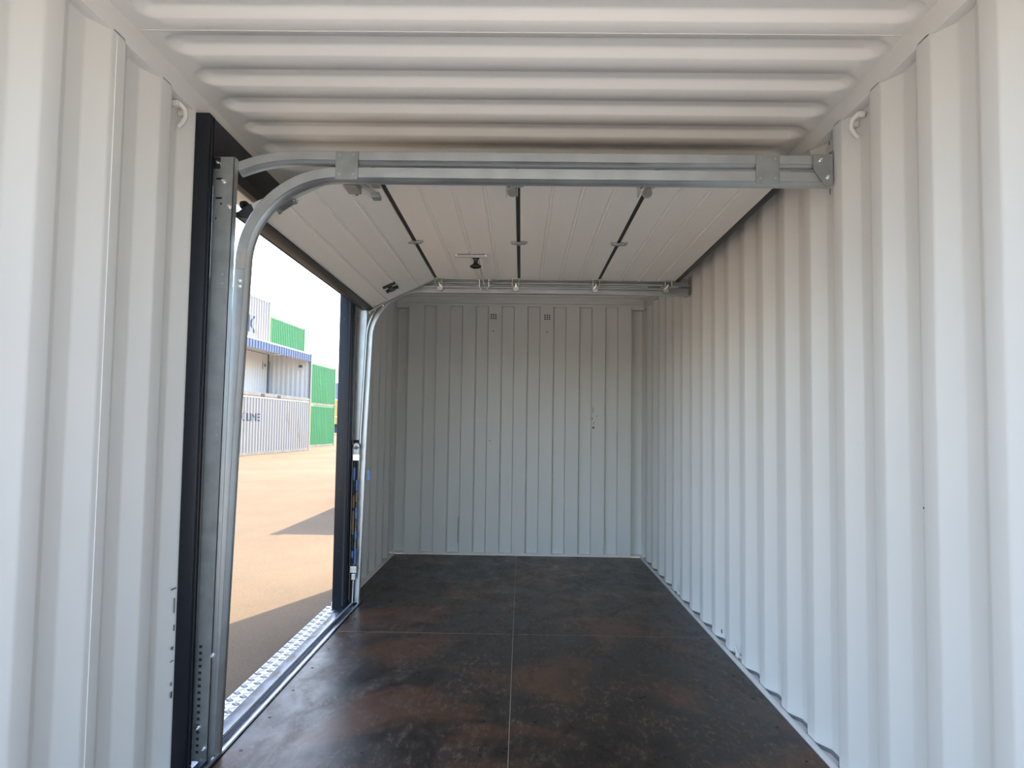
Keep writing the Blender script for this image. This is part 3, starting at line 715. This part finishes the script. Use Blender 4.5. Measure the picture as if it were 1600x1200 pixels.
# ------------------------------------------------------------------ shipping containers in the yard
def text_mesh(txt, size, sxx):
    cu = bpy.data.curves.new('lettering', 'FONT'); cu.body = txt; cu.size = size; cu.resolution_u = 3; cu.align_x = 'RIGHT'
    cu.offset = size*.02
    ob = bpy.data.objects.new('tmp', cu); C.objects.link(ob)
    dg = bpy.context.evaluated_depsgraph_get(); me = bpy.data.meshes.new_from_object(ob.evaluated_get(dg))
    bpy.data.objects.remove(ob); bm = bmesh.new(); bm.from_mesh(me); bpy.data.meshes.remove(me)
    for v in bm.verts: v.co.x *= sxx
    return bm
def container(end, dirx, L, H, body, frame, label, name='shipping_container', open_side=False, text=None, group=None, W=2.35, lining=None, corner=None):
    """end=(x,y,z) far bottom corner of the side that faces the camera; local +X runs back towards the near end, local +Y into the container"""
    t = empty(name, end, label, 'container', group)
    ang = math.atan2(-1.0, -dirx)                # local x axis = (-dirx,-1)
    t.rotation_euler = (0, 0, ang)
    # local y must point to -X world : rotate +x by -90deg -> use sign
    lx = Vector((-dirx, -1, 0)).normalized(); ly = Vector((0, 0, 1)).cross(lx)     # ly -> +X side ; inward is -ly
    S = -1
    fn = lambda a, b, z: (a, S*b, z)
    def add(nm, bm, m, **k): return finish(nm, bm, m, t, **k)
    def bx_(bm, a0, a1, b0, b1, z0, z1): y0_, y1_ = sorted((S*b0, S*b1)); box(bm, a0, a1, y0_, y1_, z0, z1)
    corner = corner or frame
    prof = corr_profile(.10, L-.10, .30, DEP)
    if not open_side:
        bm = bmesh.new(); corr_sheet(bm, prof, lambda y_, d, z: fn(y_, .045-d, z), .12, H-.07)
        add('side_panel', bm, body, smooth=.5)
    else:
        bm = bmesh.new(); corr_sheet(bm, prof, lambda y_, d, z: fn(y_, .045-d, z), H-.42, H-.06); add('top_valance', bm, CBLUE, smooth=.5)
        bm = bmesh.new(); bx_(bm, .02, L-.02, .02, .07, H-.06, H); add('valance_rail', bm, CINNER)
        bm = bmesh.new(); bx_(bm, .10, .16, W-.18, W-.12, .16, H-.42); add('inner_post', bm, mat('pale_blue_post', (.30, .38, .48), .5))
        bm = bmesh.new(); bx_(bm, .05, L-.05, .05, W-.05, .12, .16); add('container_floor', bm, CFRAME)
        bm = bmesh.new(); bx_(bm, .100, .112, .42, .80, H-.85, H-.50); add('notice_board', bm, WHITEP)
        bm = bmesh.new(); bx_(bm, .1125, .115, .46, .66, H-.72, H-.58); add('notice_print', bm, SCUFF)
        bm = bmesh.new(); bx_(bm, .45, .80, W-.125, W-.113, H-.85, H-.50); add('notice_board', bm, WHITEP)
        bm = bmesh.new(); bx_(bm, .50, .68, W-.1275, W-.1255, H-.72, H-.58); add('notice_print', bm, SCUFF)
        for a0 in (3.95, 5.75): bm = bmesh.new(); bx_(bm, a0, a0+.36, -.004, .02, .02, .12); add('fork_pocket', bm, RUBBER)
    bm = bmesh.new(); corr_sheet(bm, prof, lambda y_, d, z: fn(y_, W-.045+d-.04*open_side, z), .12, H-.07); add('side_panel', bm, lining or body, smooth=.5)
    pe = corr_profile(.08, W-.08, .30, .045, per=.25, flat=.10, sl=.02)
    for a, sg in ((.085, -1), (L-.085, 1)):
        bm = bmesh.new(); corr_sheet(bm, pe, lambda y_, d, z: fn(a+sg*d-.0*sg, y_, z), .12, H-.07); add('end_panel', bm, lining or body, smooth=.5)
    bm = bmesh.new(); bx_(bm, .02, L-.02, .03, W-.03, H-.05, H-.02); add('roof', bm, lining or body)
    for a in (0, L-.11):
        for b in (0, W-.11):
            bm = bmesh.new(); bx_(bm, a, a+.11, b, b+.11, 0, H); bx_(bm, a-.008, a+.13, b-.008, b+.12, 0, .11); bx_(bm, a-.008, a+.13, b-.008, b+.12, H-.11, H)
            add('corner_post', bm, corner)
    for b in (0.01, W-.07):
        bm = bmesh.new(); bx_(bm, .11, L-.11, b, b+.06, 0.01, .13); add('bottom_rail', bm, CFRAME)
        if not (open_side and b < .1): bm = bmesh.new(); bx_(bm, .11, L-.11, b, b+.06, H-.09, H-.01); add('top_rail', bm, frame)
    if text:
        for (tx_, size, a_end, z_, sx_) in text:
            bm = text_mesh(tx_, size, sx_)
            # text x runs right (towards far end) -> local a = a_end - x
            cuts = [p[0] for p in prof]
            for v in bm.verts: v.co = Vector((a_end-v.co.x, v.co.y+z_, 0))
            lo = min(v.co.x for v in bm.verts); hi = max(v.co.x for v in bm.verts)
            for c_ in cuts:
                if lo < c_ < hi: bmesh.ops.bisect_plane(bm, geom=bm.verts[:]+bm.edges[:]+bm.faces[:], plane_co=(c_, 0, 0), plane_no=(1, 0, 0))
            def off(a):
                for p, q in zip(prof, prof[1:]):
                    if p[0] <= a <= q[0]: return p[1]+(q[1]-p[1])*(a-p[0])/max(1e-6, q[0]-p[0])
                return 0
            for v in bm.verts: a, z = v.co.x, v.co.y; v.co = Vector(fn(a, .045-off(a)-.006, z))
            me = bpy.data.meshes.new('lettering'); bm.to_mesh(me); bm.free(); me.materials.append(LETTER)
            o_ = bpy.data.objects.new('lettering', me); C.objects.link(o_); o_.parent = t
    return t
GZ = -.17
container((-10.74, 38.15, GZ), .070, 12.0, 2.50, CWHITE, CWHITE, 'rust-streaked white container at the bottom of the front stack', text=[('MAERSK LINE', .45, 6.15, 1.44, 1.45)], corner=CRUST)
container((-10.74, 38.15, GZ+2.50), .070, 12.0, 2.43, CWHITE, CWHITE, 'open-sided container with white interior and blue striped top edge', open_side=True, lining=CINNER)
container((-13.15, 38.75, GZ+5.12), .078, 12.0, 2.56, CWHITE, CWHITE, 'weathered white container with a large letter K, top of the stack', text=[('MAERSK', 1.16, 1.75, .72, 1.1)], corner=CRUST)
for k in range(2): container((-13.15, 38.75, GZ+2.56*k), .078, 12.0, 2.56, CWHITE, CWHITE, ['white container of the back row on the ground, under the lettered one', 'white container of the back row, directly under the lettered one'][k], group='hidden back row containers')
container((-14.60, 50.0, GZ+5.14), .064, 5.85, 2.57, CGREEN, CGREEN, 'green container on the top level behind the white stack')
for k in range(2): container((-14.60, 50.0, GZ+2.57*k), .064, 5.85, 2.57, CGREEN, CGREEN, ['green container on the ground under the top level green one', 'green container directly under the top level green one'][k], group='hidden back row containers')
container((-11.93, 47.9, GZ), .060, 5.8, 2.46, CGREEN, CGREEN, 'green container on the ground at the right of the yard stack')
container((-11.93, 47.9, GZ+2.46), .060, 5.8, 2.44, CGREEN, CGREEN, 'green container stacked second, at the right of the yard stack')
OX, OY = -27.2, 112.0
container((OX, OY, GZ), .0, 5.8, 2.5, CORANGE, CORANGE, 'distant orange container standing on the ground, bottom one')
container((OX, OY, GZ+2.5), .0, 5.8, 2.5, CORANGE, CORANGE, 'distant orange container in the middle, under the blue one')
container((OX, OY, GZ+5.0), .0, 5.8, 2.5, CBLUE, CBLUE, 'distant blue container on top of the orange ones')
# dark parked car beyond the green stack
car = empty('car', (-23.6, 96, GZ), 'small dark parked car beyond the green containers', 'car')
def cadd(nm, bm, m, **k): return adopt(finish(nm, bm, m, **k), car)
X0 = -25.6
body = [(0, .30), (0, .75), (.9, .92), (1.5, 1.40), (2.9, 1.42), (3.6, .98), (4.1, .90), (4.15, .30)]
bm = bmesh.new(); prism(bm, body, lambda u, v, t: (X0+u, t, GZ+v), 95.2, 96.9); cadd('car_body', bm, mat('dark_blue_car_paint', (.03, .05, .10), .3), smooth=.4)
bm = bmesh.new(); prism(bm, [(1.05, .95), (1.58, 1.34), (2.82, 1.36), (3.4, .98)], lambda u, v, t: (X0+u, t, GZ+v), 95.18, 96.92); cadd('side_window', bm, BLACK)
for u in (.8, 3.35):
    for yy in (95.15, 96.75):
        bm = bmesh.new(); cyl(bm, (X0+u, yy, GZ+.32), (X0+u, yy+.2, GZ+.32), .32, 20); cadd('wheel', bm, RUBBER, smooth=.6)
# the neighbouring container that throws the second shadow across the yard
container((0.20, 23.4, GZ), .0, 12.0, 2.57, CWHITE, CWHITE, 'pale container standing farther along beyond the end wall')
